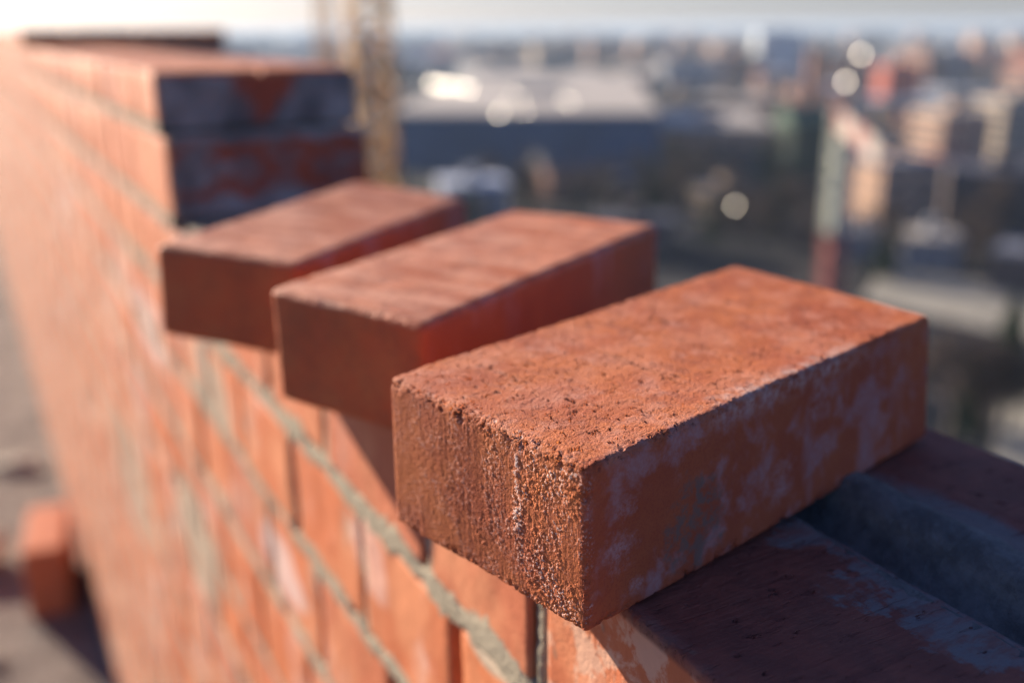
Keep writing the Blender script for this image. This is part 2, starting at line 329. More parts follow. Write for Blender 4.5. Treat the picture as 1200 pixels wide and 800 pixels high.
# local frame: x = along the wall, y = -n, z up from floor. top of wall = 1.90
VA, FA, AA = [], [], []; base = 0
def put(V, Fc, rnd):
    global base
    VA.append(V); FA.append(Fc+base); AA.append(np.full(len(V), rnd)); base += len(V)
cube_V, cube_F = box_grid(1, 1, 1, .5, .08)
def chamfer(x0, x1, y0, y1, z0, z1, e=.004):
    V, Fc = box_grid(x1-x0, y1-y0, z1-z0, 9, e)      # coarse: 2 segments per side
    return V+np.array([x0, y0, z0]), Fc
def wallbrick(x0, x1, y0, y1, z0, z1, step=None):
    j = rng.normal(0, .0009, 3)
    if step: V, Fc = box_grid(x1-x0, y1-y0, z1-z0, step, .0022); V = V+np.array([x0, y0, z0])
    else: V, Fc = chamfer(x0, x1, y0, y1, z0, z1)
    V = V + j*np.array([1, 1, 0])
    if step: V = V + (vnoise(V, 35, 9)*.0007)[:, None]
    put(V, Fc, rng.random())
TOP = 1.90; beds = [.087, .187, .293, .400]
while beds[-1] < 1.80: beds.append(beds[-1]+.105)
JH = .0065
J = {0: [-.62, -.46, -.30, -.14, .02, .150, .342, .465, .645, .790], 1: [-.60, -.44, -.29, -.13, .02, .135, .28, .429, .575, .735, .896], 2: [-.5, -.36, -.21, -.06, .09, .24, .385, .535, .685, .83]}
def joints(k, w1):
    j = list(J[0 if k == 0 else 1 if k % 2 else 2])
    j = [a + (0 if k < 3 else rng.normal(0, .006)) for a in j]
    while j[-1] < w1: j.append(j[-1]+.148+rng.normal(0, .004))
    return j
WEND = 19.0
for k in range(len(beds)+1):
    zt_ = TOP if k == 0 else TOP-beds[k-1]-JH
    zb_ = TOP-beds[k]+JH if k < len(beds) else 0.0
    js = joints(k, WEND)
    for a, b in zip(js[:-1], js[1:]):
        near_ = a < 1.0 and a > .1
        st = None
        if k == 0 and .1 < a < .6: st = .0016 if a < .45 else .003
        elif near_ and k < 6: st = .006
        elif a < 2.5 and k < 9: st = .02
        wallbrick(a+.0065, b-.0065, -.112, 0, zb_, zt_, st)
# far row of the top course (other rows are hidden in the body)
js = [-.55, -.30, -.045, .21, .462, .715, .97, 1.225]
while js[-1] < WEND: js.append(js[-1]+.255)
for a, b in zip(js[:-1], js[1:]):
    st = .0022 if -.1 < a < .4 else (.006 if a < 1 else None)
    wallbrick(a+.0065, b-.0065, -WW, -.150, TOP-.092, TOP+.006, st)
    for k in range(1, len(beds)+1):
        zt_ = TOP-beds[k-1]-JH; zb_ = TOP-beds[k]+JH if k < len(beds) else 0.0
        s_ = .12*(k % 2)
        wallbrick(a+s_+.0065, b+s_-.0065, -WW, -.150, zb_, zt_)
# raised courses farther along (a stepped end)
RC = [(1.150, .013, .102), (1.180, .115, .172)]
for w0, z0, z1 in RC:
    a = w0; i = 0
    while a < WEND:
        b = a + (.148 if i else .135)
        wallbrick(a, b-.013, -.118, 0, TOP+z0, TOP+z1, .01 if a < 1.6 else None); wallbrick(a, b-.013, -.228, -.122, TOP+z0, TOP+z1, .01 if a < 1.6 else None); a = b; i += 1
a = 3.2
while a < WEND:
    wallbrick(a, a+.24, -.118, 0, TOP+.178, TOP+.219); wallbrick(a, a+.24, -WW-.006, -.128, TOP+.178, TOP+.219); a += .252
for k in range(0, 8):      # return of the wall, running off to the right
    z1_ = TOP+.219-k*.100
    for i in range(5): wallbrick(3.2, 3.44, -WW-.006-.065*(i+1)+.010+(.03 if k % 2 else 0)-(.0 if i < 4 or k % 2 == 0 else .03), -WW-.006-.065*i+(.03 if k % 2 and i else 0), z1_-.088 if k else TOP+.17, z1_ if k else TOP+.219)
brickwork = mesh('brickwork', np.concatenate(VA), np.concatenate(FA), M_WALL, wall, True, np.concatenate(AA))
# mortar: core body, bed strips, joint fills
VA, FA, AA = [], [], []; base = 0
def core(x0, x1, y0, y1, z0, z1):
    V, Fc = chamfer(x0, x1, y0, y1, z0, z1, .002); put(V, Fc, 0)
core(-.62, WEND, -WW+.006, -.010, .0, TOP-.02)
core(1.19, WEND, -.224, -.010, TOP-.01, TOP+.166)
core(3.25, WEND, -WW+.004, -.012, TOP+.16, TOP+.212)
core(3.21, 3.43, -.56, -WW, 0, TOP+.205)
def strip(x0, x1, zc, hh, seed, step, bulge=.0015, wav=.0035, y0=0.0):
    """a bed joint: a ragged bead of mortar along the near face"""
    nx = int((x1-x0)/step)+1; X = np.linspace(x0, x1, nx); prof = np.linspace(-1, 1, 7)
    P = np.empty((nx, 7, 3))
    up_ = hh + wav*vnoise(np.stack([X, X*0+seed, X*0], 1), 38, seed) + wav*.6*vnoise(np.stack([X, X*0+seed, X*0], 1), 130, seed+1)
    dn_ = hh + wav*vnoise(np.stack([X, X*0+seed+9, X*0], 1), 38, seed+2) + wav*.6*vnoise(np.stack([X, X*0+seed+9, X*0], 1), 130, seed+3)
    bl = bulge*(1+.8*vnoise(np.stack([X, X*0+seed, X*0], 1), 25, seed+4))
    for j, t in enumerate(prof):
        P[:, j, 0] = X; P[:, j, 2] = zc + np.where(t > 0, up_, dn_)*t; P[:, j, 1] = y0 + bl*(1-abs(t)**3) - .0035*abs(t)**4 - (.006 if abs(t) == 1 else 0)
    ids = np.arange(nx*7).reshape(nx, 7)
    q = np.stack([ids[:-1, :-1], ids[1:, :-1], ids[1:, 1:], ids[:-1, 1:]], -1).reshape(-1, 4)
    put(P.reshape(-1, 3), q, 0)
for k, bd in enumerate(beds):
    st = .0025 if k < 2 else .006
    strip(-.5, 1.6, TOP-bd, .0118 if k else .0150, 11+7*k, st, bulge=.0008, wav=.0085)
    strip(1.6, WEND, TOP-bd, .0115, 211+7*k, .03)
strip(1.16, WEND, TOP+.006, .0085, 91, .01); strip(1.17, WEND, TOP+.108, .0085, 93, .01); strip(3.2, WEND, TOP+.175, .006, 95, .02)
# vertical joints: partly filled, recessed
for k in range(0, 12):
    zt_ = TOP-.002 if k == 0 else TOP-beds[k-1]; zb_ = TOP-beds[k]
    js = J[0 if k == 0 else 1 if k % 2 else 2]
    for i, a in enumerate(js):
        if a < .1: continue
        rec = [-.006, -.0015, -.003, -.010, -.002][(i*3+k*2) % 5]
        if k == 0 and abs(a-.342) < .01: rec = -.0025
        n = 26; Z = np.linspace(zb_, zt_, n); half = .0075; pr = np.linspace(-1, 1, 5)
        off = .35 if (k == 0 and abs(a-.342) < .01) else 0
        P = np.empty((n, 5, 3))
        for j, t in enumerate(pr):
            P[:, j, 0] = a + t*half + (.0025 if off and t < 0 else 0) + .0010*vnoise(np.stack([Z, Z*0+a*9, Z*0+k], 1), 120, 5)
            P[:, j, 1] = rec - .004*abs(t)**3 + .0012*vnoise(np.stack([Z, Z*0+a*9+t, Z*0+k], 1), 110, 6)
            P[:, j, 2] = Z
        ids = np.arange(n*5).reshape(n, 5)
        q = np.stack([ids[:-1, :-1], ids[1:, :-1], ids[1:, 1:], ids[:-1, 1:]], -1).reshape(-1, 4)
        put(P.reshape(-1, 3), q[:, ::-1], 0)
# groove of mortar along the middle of the top, with a raised lip by the far row
def top_groove(x0, x1, step):
    nx = int((x1-x0)/step)+1; X = np.linspace(x0, x1, nx)
    prof = [(-.100, -.006), (-.106, -.0012), (-.110, .0005), (-.1135, -.002), (-.118, -.0095), (-.124, -.012), (-.131, -.0105), (-.136, -.004), (-.1395, .0045), (-.144, .0098), (-.149, .0112), (-.154, .0098), (-.160, .0070), (-.166, .001)]
    P = np.empty((nx, len(prof), 3))
    for j, (yy, zz) in enumerate(prof):
        S = np.stack([X, X*0+j*.02, X*0], 1)
        P[:, j, 0] = X; P[:, j, 1] = yy + .0022*vnoise(S, 30, 41) + (.004*vnoise(S, 14, 43) if j > 10 or j < 2 else 0); P[:, j, 2] = TOP + zz + .0009*vnoise(S, 60, 44)
    ids = np.arange(nx*len(prof)).reshape(nx, len(prof))
    q = np.stack([ids[:-1, :-1], ids[1:, :-1], ids[1:, 1:], ids[:-1, 1:]], -1).reshape(-1, 4)
    put(P.reshape(-1, 3), q[:, ::-1], 0)
# bed under the stepped end left open on the wall top
V, Fc = box_grid(.10, WW-.02, .010, .006, .003); V = V+np.array([1.07, -WW+.01, TOP-.001]); V[:, 2] += vnoise(V, 40, 3)*.002; put(V, Fc, 0)
mortar = mesh('mortar', np.concatenate(VA), np.concatenate(FA), M_MORT, wall, True)
VA, FA, AA = [], [], []; base = 0
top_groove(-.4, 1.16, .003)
s = NT('dark_mortar'); p = s.coord(); s.disp(s.add(s.mul(s.math('SUBTRACT', s.noise(p, 130, 6, .70), .5), .0032), s.mul(s.math('SUBTRACT', s.noise(p, 900, 3, .65), .5), .0006)))
M_MORT_DARK = s.fin(s.mix(s.step(s.noise(p, 70, 6, .7), .34, .66), (.12, .115, .105), (.21, .20, .185)), .85, .25)  # darker mortar tone, used only for the top groove
mesh('mortar_groove', np.concatenate(VA), np.concatenate(FA), M_MORT_DARK, wall, True)
# cement-smeared broken end faces of the raised courses
def end_face(w, z0, z1, y0, y1, t=.006):
    V, Fc = box_grid(t, y1-y0, z1-z0, .008, .002); V = V+np.array([w-t, y0, z0]); V[:, 0] += vnoise(V, 30, 21)*.002
    return V, Fc
VA, FA, AA = [], [], []; base = 0
put(*end_face(1.148, TOP+.013, TOP+.106, -.230, -.002), 0); put(*end_face(1.178, TOP+.108, TOP+.166, -.230, -.002), 0)
mesh('smeared_end', np.concatenate(VA), np.concatenate(FA), M_END, wall, True)
# little mortar crumbs squeezed out beside the loose bricks
def crumb(p, s, label):
    V, Fc = box_grid(1, 1, 1, .2, .45); V = V-.5; V = V*(1+.25*vnoise(V, 3, int(p[0]*1000) % 97)[:, None]); V = V*np.array(s)
    o = mesh('mortar_crumb', V, Fc, M_MORT, smooth=True); o.location = p; tag(o, label, 'crumb')
crumb(tuple(wl(.43, .004, ZT+.004)), (.010, .010, .014), 'grey crumb of mortar on the wall arris beside the left edge of the nearest brick')

# ------------------------------------------------------------------ slab, block by the wall foot
def slab_box(name, w0, w1, n0, n1, z0, z1, mat):
    c = [(w0, -n0), (w1, -n0), (w1, -n1), (w0, -n1)]
    V = [(x, y, z0) for x, y in c]+[(x, y, z1) for x, y in c]
    Fc = [[0, 1, 2, 3], [7, 6, 5, 4], [0, 4, 5, 1], [1, 5, 6, 2], [2, 6, 7, 3], [3, 7, 4, 0]]
    o = mesh(name, V, Fc, mat); o.location = tuple(nv*NEAR); o.rotation_euler = (0, 0, TH); return o
s = NT('rough_screed'); p = s.coord()
c = s.mix(s.step(s.noise(p, 5, 7, .7), .36, .64), (.38, .31, .27), (.20, .16, .145)); c = s.mix(s.step(s.noise(p, 60, 4, .7), .52, .66), c, (.45, .40, .35)); c = s.mix(s.mul(s.step(s.noise(p, 22, 4, .6), .6, .68), .8), c, (.10, .085, .08))
s.bump(s.add(s.noise(p, 40, 5, .7), s.noise(p, 9, 3)), .05); M_SCREED = s.fin(c, .9, .2)
sl = slab_box('floor', -3, 21, -9, WW+.01, ZF-.25, ZF, M_SCREED); tag(sl, kind='structure')
M_FAC = plain('facade_brick', (.42, .17, .10), .85, .2, 3); M_GLASSD = plain('dark_glass', (.03, .04, .05), .12, .1, 1, .6)
body = empty('unfinished_building', tuple(nv*NEAR+np.array([0, 0, G])), TH)
tag(body, 'brick storeys of the unfinished building under the wall and its floor slab', 'building')
def local_box(name, x0, x1, y0, y1, z0, z1, mat, parent):
    V = [(x, y, z) for z in (z0, z1) for x, y in ((x0, y0), (x1, y0), (x1, y1), (x0, y1))]
    return mesh(name, V, [[3, 2, 1, 0], [4, 5, 6, 7], [0, 1, 5, 4], [1, 2, 6, 5], [2, 3, 7, 6], [3, 0, 4, 7]], mat, parent)
local_box('wall', -3, 21, -WW+.012, 8.9, 0, ZF-.25-G, M_FAC, body)
# clay block lying by the wall foot
def block(p, rz, dims, label):
    V, Fc = box_grid(*dims, .02, .006); o = mesh('clay_block', V-np.array([dims[0]/2, dims[1]/2, 0]), Fc, M_BLOCK, smooth=True)
    o.location = p; o.rotation_euler = (0, 0, rz); tag(o, label, 'clay block'); return o
s = NT('clay_block_fired'); p = s.coord(); c = s.mix(s.noise(p, 20, 4), (.60, .19, .08), (.48, .14, .06)); s.bump(s.noise(p, 90, 3), .004); M_BLOCK = s.fin(c, .8, .3)
block(tuple(wl(3.93, -.125, ZF)), TH+R(-8), (.40, .15, .28), 'orange clay block lying on the floor at the foot of the brick wall')
def rubble(w, n, s_, label):
    V, Fc = box_grid(1, 1, 1, .12, .4); V = V-np.array([.5, .5, .05]); V = V*(1+.35*vnoise(V, 2.5, int(w*100))[:, None]); V = V*np.array(s_)
    o = mesh('mortar_rubble', V, Fc, M_MORT2, smooth=False); o.location = tuple(wl(w, n, ZF)); tag(o, label, 'rubble')
M_MORT2 = plain('set_mortar', (.52, .48, .38), .95, .3, 14)
rubble(4.35, -.42, (.30, .20, .13), 'pale lump of set mortar on the floor left of the clay block')
rubble(5.3, -.20, (.22, .10, .05), 'flat grey mortar scrap on the floor beyond the clay block')

for i in range(16):
    s_ = random.uniform(.03, .08); V, Fc = box_grid(1, 1, 1, .25, .4); V = V-np.array([.5, .5, .05]); V = V*(1+.35*vnoise(V, 2.5, i+5)[:, None])*np.array([s_*1.4, s_, s_*.6])
    o = mesh('mortar_scrap', V, Fc, M_BLOCK if i % 4 == 0 else M_MORT2); o.location = tuple(wl(random.uniform(3.3, 6.5), -random.uniform(.3, 1.1), ZF)); o.rotation_euler = (0, 0, i)
    tag(o, 'small orange brick chip on the floor by the wall foot' if i % 4 == 0 else 'small pale mortar scrap on the floor by the wall foot', 'debris', 'brick chips on the floor' if i % 4 == 0 else 'mortar scraps on the floor')

# ------------------------------------------------------------------ city ground
s = NT('city_ground'); p = s.coord(); x, y, z = s.sep(p)
n1 = s.noise(p, .012, 6, .6); n2 = s.noise(s.vmath('ADD', p, (77, 13, 0)), .03, 5, .65)
c = s.mix(s.step(n1, .42, .58), (.018, .021, .028), (.05, .042, .036)); c = s.mix(s.mul(s.step(n2, .58, .66), .8), c, (.26, .23, .18)); c = s.mix(s.mul(s.step(s.noise(p, .08, 4), .58, .66), .6), c, (.05, .05, .035))
M_GR = s.fin(c, .95, .15)
N = 96; rad = [0, 60, 150, 400, 1000, 3000, 8000, 14000]; V = [(0, 0, G)]; Fc = []
for r_ in rad[1:]:
    for i in range(N): V.append((r_*math.cos(2*math.pi*i/N), r_*math.sin(2*math.pi*i/N), G))
for i in range(N): Fc.append([0, 1+i, 1+(i+1) % N])
for k in range(len(rad)-2):
    for i in range(N): a = 1+k*N+i; b = 1+k*N+(i+1) % N; Fc.append([a, a+N, b+N, b])
tag(mesh('ground', V, Fc, M_GR), kind='structure')
M_RD = plain('pale_gravel', (.36, .33, .26), .95, .3, .15)
def flat(name, px):
    P_ = [on_z(u, v, G) for u, v in px]; tag(mesh(name, [(p[0], p[1], G+.02) for p in P_][::-1], [list(range(len(px)))], M_RD), kind='structure')
flat('road', [(1010, 352), (1240, 405), (1240, 345), (1120, 322), (1030, 318)])
flat('path', [(1158, 560), (1260, 600), (1260, 462), (1176, 448)])

# ------------------------------------------------------------------ buildings
def wallmat(name, c, win=(.05, .06, .08), rough=.8):
    """plaster or panel wall with rows of windows in the surface"""
    s = NT(name); p = s.coord(); x, y, z = s.sep(p)
    def band(v, per, lo, hi):
        f = s.math('FRACT', s.math('DIVIDE', v, per)); return s.mul(s.math('GREATER_THAN', f, lo), s.math('LESS_THAN', f, hi))
    m = s.mul(band(z, 3.0, .3, .8), s.math('MAXIMUM', s.mul(band(x, 3.4, .3, .7), 1.), s.mul(band(y, 3.4, .3, .7), 1.)))
    base = s.mix(s.noise(p, .6, 4, .6), tuple(k*.85 for k in c), tuple(min(1, k*1.12) for k in c))
    return s.fin(s.mix(m, base, win), s.math('SUBTRACT', rough, s.mul(m, .5)), .3)
WM = {'cream': wallmat('cream_plaster', (.50, .40, .29)), 'peach': wallmat('peach_plaster', (.52, .33, .22)), 'brown': wallmat('brown_brick', (.38, .19, .12)),
      'red': wallmat('red_brick', (.50, .13, .08)), 'grey': wallmat('grey_panel', (.30, .32, .35)), 'white': wallmat('white_panel', (.45, .46, .48)),
      'dark': wallmat('dark_brick', (.12, .09, .08)), 'green': plain('green_panel', (.018, .042, .028), .8, .15, .2), 'blue': plain('blue_cladding', (.04, .09, .17), .6, .7, .06), 'tan': wallmat('tan_brick', (.50, .36, .22)), 'pale': plain('pale_panel', (.50, .56, .58), .7, .08, .05)}
RM = {'light': plain('pale_roofing', (.52, .46, .38), .8, .4, .03), 'grey': plain('grey_roofing', (.22, .23, .26), .8, .25, .1), 'dark': plain('dark_roofing', (.09, .09, .11), .8, .3, .1),
      'rust': plain('rust_roofing', (.34, .14, .09), .8, .2, .2), 'green': plain('green_roofing', (.05, .10, .06), .7, .2, .2), 'white': plain('white_roofing', (.62, .66, .72), .6, .1, .1)}
foot = []
def building_mesh(root, w, d, h, wm, rm, gable):
    local_box('wall', -w/2, w/2, 0, d, 0, h, WM[wm], root)
    e = .4
    if gable:
        V = [(-w/2-e, -e, h+.02), (w/2+e, -e, h+.02), (w/2+e, d+e, h+.02), (-w/2-e, d+e, h+.02), (-w/2-e, d/2, h+d*.28), (w/2+e, d/2, h+d*.28)]
        mesh('roof', V, [[3, 2, 1, 0], [0, 1, 5, 4], [2, 3, 4, 5], [3, 0, 4], [1, 2, 5]], RM[rm], root)
    else:
        local_box('roof', -w/2-e, w/2+e, -e, d+e, h+.01, h+.6, RM[rm], root)
        local_box('stair_head', -w*.1, w*.12, d*.3, d*.3+min(6, d*.3), h+.62, h+3.2, WM[wm], root)
def block_at(x0, x1, ytop, ybase, d, wm, rm, label, gable=False, name='building', cat='building', rot=0, group=None, win=0):
    A = on_z(x0, ybase, G); B = on_z(x1, ybase, G); mid = (A+B)/2; w = np.linalg.norm(B-A)*math.cos(0)
    dep = math.hypot(*mid[:2]); tp = ray((x0+x1)/2, ytop); h = tp[2]*dep/math.hypot(tp[0], tp[1])-G
    az = math.atan2(mid[1], mid[0])-math.pi/2
    root = empty(name, (mid[0], mid[1], G), az+R(rot)); tag(root, label, cat, group)
    building_mesh(root, w, d, h, wm, rm, gable); foot.append((mid[0]+math.cos(az+math.pi/2)*d/2, mid[1]+math.sin(az+math.pi/2)*d/2, max(w, d)*.6))
    if win:
        k = max(2, int(w/6)); rows = max(1, int(h/4)); me = None
        for i in range(k):
            for j in range(rows):
                if me is None:
                    o = local_box('window', -1.1, 1.1, -.12, -.02, 0, 1.6, M_GLASSD, root); me = o.data
                else: o = bpy.data.objects.new('window', me); COL.objects.link(o); o.parent = root
                o.location = (-w/2+(i+.5)*w/k, 0, 1.4+j*4)
    return root
block_at(455, 770, 134, 203, 250, 'blue', 'light', 'long blue warehouse with a pale sunlit roof beyond the loose bricks', rot=-4)
block_at(770, 905, 150, 176, 70, 'peach', 'light', 'low peach building with a flat pale roof right of the blue warehouse', rot=6, win=1)
block_at(800, 880, 118, 150, 45, 'cream', 'light', 'cream apartment block behind the low peach building', rot=-22)
block_at(1034, 1078, 78, 128, 16, 'red', 'rust', 'small red brick tower block right of the grey crane mast', rot=24)
block_at(1095, 1160, 134, 196, 18, 'peach', 'light', 'bright peach apartment block at the right of the photo', rot=34, win=1)
block_at(1166, 1230, 118, 190, 18, 'cream', 'grey', 'cream apartment block cut by the right edge of the photo', rot=32, win=1)
block_at(1020, 1105, 192, 270, 20, 'peach', 'grey', 'orange brown house block standing right of the base of the grey crane mast', rot=38, win=1)
block_at(1115, 1230, 205, 272, 18, 'dark', 'dark', 'dark brown building near the right edge below the peach block', rot=10, win=1)
block_at(886, 938, 38, 92, 30, 'pale', 'grey', 'pale grey tower block rising over the hazy skyline', rot=12, name='tower_block')
block_at(944, 962, 62, 150, 14, 'brown', 'dark', 'narrow dark brown tower left of the grey crane mast', rot=5, name='tower_block')
block_at(925, 972, 146, 205, 18, 'green', 'green', 'low building with a green pitched roof left of the grey crane mast', True, name='house', rot=20)
block_at(520, 596, 218, 268, 12, 'grey', 'white', 'low grey building with a snowy white roof just above the middle loose brick', rot=8)
block_at(640, 700, 196, 235, 12, 'brown', 'dark', 'brown brick house behind the middle loose brick', True, name='house', rot=25)
block_at(835, 882, 226, 262, 10, 'tan', 'light', 'small tan hut catching the sun above the nearest brick', rot=40, name='hut')
block_at(1060, 1120, 282, 318, 9, 'grey', 'light', 'low grey shed with a pale roof right of the crane base', rot=10, name='shed')
block_at(990, 1040, 276, 300, 8, 'grey', 'grey', 'small grey shed directly behind the crane base', rot=15, name='shed')
block_at(1160, 1240, 300, 345, 10, 'dark', 'grey', 'dark long shed at the right edge of the building site', rot=-12, name='shed')
block_at(700, 790, 262, 300, 8, 'dark', 'dark', 'dark site shed behind the right end of the middle loose brick', rot=5, name='shed')
block_at(560, 640, 82, 104, 120, 'grey', 'light', 'far factory hall with a light roof behind the blue warehouse', rot=10, name='factory_hall')
block_at(650, 760, 90, 112, 90, 'cream', 'light', 'wide cream depot behind the right part of the blue warehouse', rot=-8, name='depot')

def at_ground(az, D): return D*math.sin(az), D*math.cos(az)
protos = []
kinds = [('cream', 'light', 26, 14, 17, 0), ('grey', 'grey', 40, 14, 15, 0), ('peach', 'grey', 22, 16, 24, 0), ('brown', 'rust', 16, 12, 8, 1), ('white', 'grey', 30, 16, 26, 0), ('tan', 'dark', 20, 12, 9, 1), ('brown', 'light', 24, 13, 12, 0), ('dark', 'dark', 34, 22, 8, 0), ('grey', 'white', 46, 30, 8, 0)]
names = {'cream': 'cream block', 'grey': 'grey panel block', 'peach': 'peach block', 'brown': 'brown house with a rust roof', 'white': 'white slab block', 'tan': 'tan house with a dark roof', 'red': 'red brick block', 'dark': 'dark hall'}
def place_ok(x, y, r):
    for fx, fy, fr in foot:
        if (x-fx)**2+(y-fy)**2 < (r+fr)**2: return False
    return True
count = 0; tries = 0; made = {}
while count < 290 and tries < 6000:
    tries += 1
    az = random.uniform(-.30, .62); D = 230*math.exp(random.random()**.85*2.75)
    x, y = at_ground(az, D); ki = random.randrange(len(kinds)); wm, rm, w, d, h, g = kinds[ki]
    if D > 700: sc_ = random.uniform(1.0, 1.9)
    else: sc_ = random.uniform(.5, .9)
    if D < 900 and h > 16 or D < 420 and wm == 'grey': continue
    if not place_ok(x, y, max(w, d)*.55*sc_): continue
    foot.append((x, y, max(w, d)*.55*sc_))
    rz = random.choice([0, .3, -.2, .5])+random.uniform(-.1, .1)+random.choice([0, math.pi/2])
    band = 'far' if D > 1300 else ('middle distance' if D > 600 else 'nearer')
    side = 'left of the pale tower' if az < .20 else 'right of the pale tower'
    nm = 'grey hall with a white roof' if rm == 'white' else 'brown block with a pale roof' if (wm, rm) == ('brown', 'light') else names[wm]
    label = f'blurred {nm} in the {band} city {side}' if band != 'middle distance' else f'blurred {nm} in the middle city {side}'
    group = f'{nm}s in the {band} city {side}'
    if ki not in made:
        root = empty('house' if g else 'apartment_block', (x, y, G), rz); building_mesh(root, w, d, h, wm, rm, g); made[ki] = root
    else:
        src = made[ki]; root = src.copy(); COL.objects.link(root); root.location = (x, y, G); root.rotation_euler = (0, 0, rz)
        for ch in [k for k in COL.objects if k.parent == src]:
            c2 = ch.copy(); COL.objects.link(c2); c2.parent = root
    zs = min(sc_*random.uniform(.8, 1.15), 27/h)
    root.scale = (sc_, sc_, zs); tag(root, label, 'house' if g else 'building', group)
    count += 1

# ------------------------------------------------------------------ trees
M_BARK = plain('bark', (.10, .08, .065), .9, .3, 6); M_TW = plain('bare_twigs', (.095, .065, .05), .9, .3, 2); M_EV = plain('evergreen_needles', (.045, .07, .035), .9, .3, 2)
def tree_proto(ev, seed):
    rg = np.random.default_rng(seed); root = empty('evergreen_tree' if ev else 'bare_tree', (0, 0, G))
    V = []; Fc = []
    def limb(p, q, r1, r2, n=6):
        p = np.array(p, float); q = np.array(q, float); d = q-p; d /= np.linalg.norm(d); a = np.cross(d, [0.3, .5, .81]); a /= np.linalg.norm(a); b = np.cross(d, a); k = len(V)
        for c_, r_ in ((p, r1), (q, r2)):
            for i in range(n): t = 2*math.pi*i/n; V.append(c_+r_*(a*math.cos(t)+b*math.sin(t)))
        for i in range(n): j = (i+1) % n; Fc.append([k+i, k+j, k+n+j, k+n+i])
    limb((0, 0, 0), (0, 0, 5), .35, .22); limb((0, 0, 5), (.3, .1, 10), .22, .06)
    tips = []
    for i in range(12):
        z = rg.uniform(2.5, 8.5); t = rg.uniform(0, 6.28); l = rg.uniform(1.8, 3.6)*(1.25-z/12); q = (l*math.cos(t), l*math.sin(t), z+l*.6); limb((0, 0, z), q, .10, .02, 4); tips.append(q)
    mesh('trunk', V, Fc, M_BARK, root)
    V = []; Fc = []
    for i in range(1400 if ev else 900):
        if ev: z = rg.uniform(1.2, 11); rad_ = 2.6*(1-z/11.5)*math.sqrt(rg.random())*(.8+.4*rg.random()); t = rg.uniform(0, 6.28); c_ = np.array([rad_*math.cos(t), rad_*math.sin(t), z])
        else: q = tips[rg.integers(len(tips))]; c_ = np.array(q)+rg.normal(0, .8, 3); c_[2] = max(2, c_[2])
        u = rg.normal(0, 1, 3); u /= np.linalg.norm(u); v = np.cross(u, rg.normal(0, 1, 3)); v /= np.linalg.norm(v); s1 = rg.uniform(.3, .6); s2 = .12 if not ev else .16
        k = len(V); V += [c_-u*s1, c_+v*s2, c_+u*s1, c_-v*s2]; Fc.append([k, k+1, k+2, k+3])
    mesh('crown', V, Fc, M_EV if ev else M_TW, root); return root
tp = [tree_proto(False, 1), tree_proto(True, 2), tree_proto(False, 3)]
spots = []
for (u0, u1, v0, v1, k) in ((600, 800, 200, 300, 26), (780, 960, 190, 300, 26), (1000, 1200, 280, 330, 8), (1100, 1200, 400, 520, 7), (430, 600, 205, 300, 10), (800, 1200, 130, 190, 14)):
    for i in range(k):
        P = on_z(random.uniform(u0, u1), random.uniform(v0, v1), G)
        if place_ok(P[0], P[1], 3): spots.append((P[0], P[1], u0))
for i, (x, y, u0) in enumerate(spots):
    src = tp[i % 3]
    if i < 3: root = src
    else:
        root = src.copy(); COL.objects.link(root)
        for ch in [k for k in COL.objects if k.parent == src]: c2 = ch.copy(); COL.objects.link(c2); c2.parent = root
    root.location = (x, y, G); k = random.uniform(.8, 1.25); root.scale = (k, k, k); root.rotation_euler = (0, 0, random.uniform(0, 6))
    kind = 'evergreen' if i % 3 == 1 else 'bare brown'
    where = 'left of the grey crane mast' if math.atan2(x, y) < .26 else 'right of the grey crane mast'
    tag(root, f'{kind} tree in the dark wooded ground {where}', 'tree', f'{kind} trees {where}')

# ------------------------------------------------------------------ cranes
def bar(V, Fc, p, q, r):
    p = np.array(p, float); q = np.array(q, float); d = q-p; d /= np.linalg.norm(d); a = np.cross(d, [0.13, .37, .92]); a /= np.linalg.norm(a); b = np.cross(d, a); k = len(V)
    for c_ in (p, q):
        for s1, s2 in ((-1, -1), (1, -1), (1, 1), (-1, 1)): V.append(c_+r*(a*s1+b*s2))
    for i in range(4): j = (i+1) % 4; Fc.append([k+i, k+j, k+4+j, k+4+i])
    Fc.append([k+3, k+2, k+1, k]); Fc.append([k+4, k+5, k+6, k+7])
def lattice(w, h, pan, rc, rb):
    V, Fc = [], []; c = [(-w/2, -w/2), (w/2, -w/2), (w/2, w/2), (-w/2, w/2)]
    for x, y in c: bar(V, Fc, (x, y, 0), (x, y, h), rc)
    z = 0; i = 0
    while z < h-.1:
        z2 = min(h, z+pan)
        for k in range(4):
            a, b = c[k], c[(k+1) % 4]
            bar(V, Fc, (*a, z2), (*b, z2), rb)
            if i % 2: a, b = b, a
            bar(V, Fc, (*a, z), (*b, z2), rb)
        z = z2; i += 1
    return V, Fc
M_YEL = plain('ochre_crane_paint', (.62, .38, .13), .6, .12, 1); M_GG = plain('grey_green_paint', (.50, .52, .43), .6, .1, 1); M_REDP = plain('red_crane_paint', (.36, .13, .11), .6, .1, 1); M_WHP = plain('white_crane_paint', (.58, .50, .42), .5, .08, 1)
def from_col(u, v, D):       # point at horizontal distance D on the sight line of a photo column
    d = ray(u, v); return d*(D/math.hypot(d[0], d[1]))
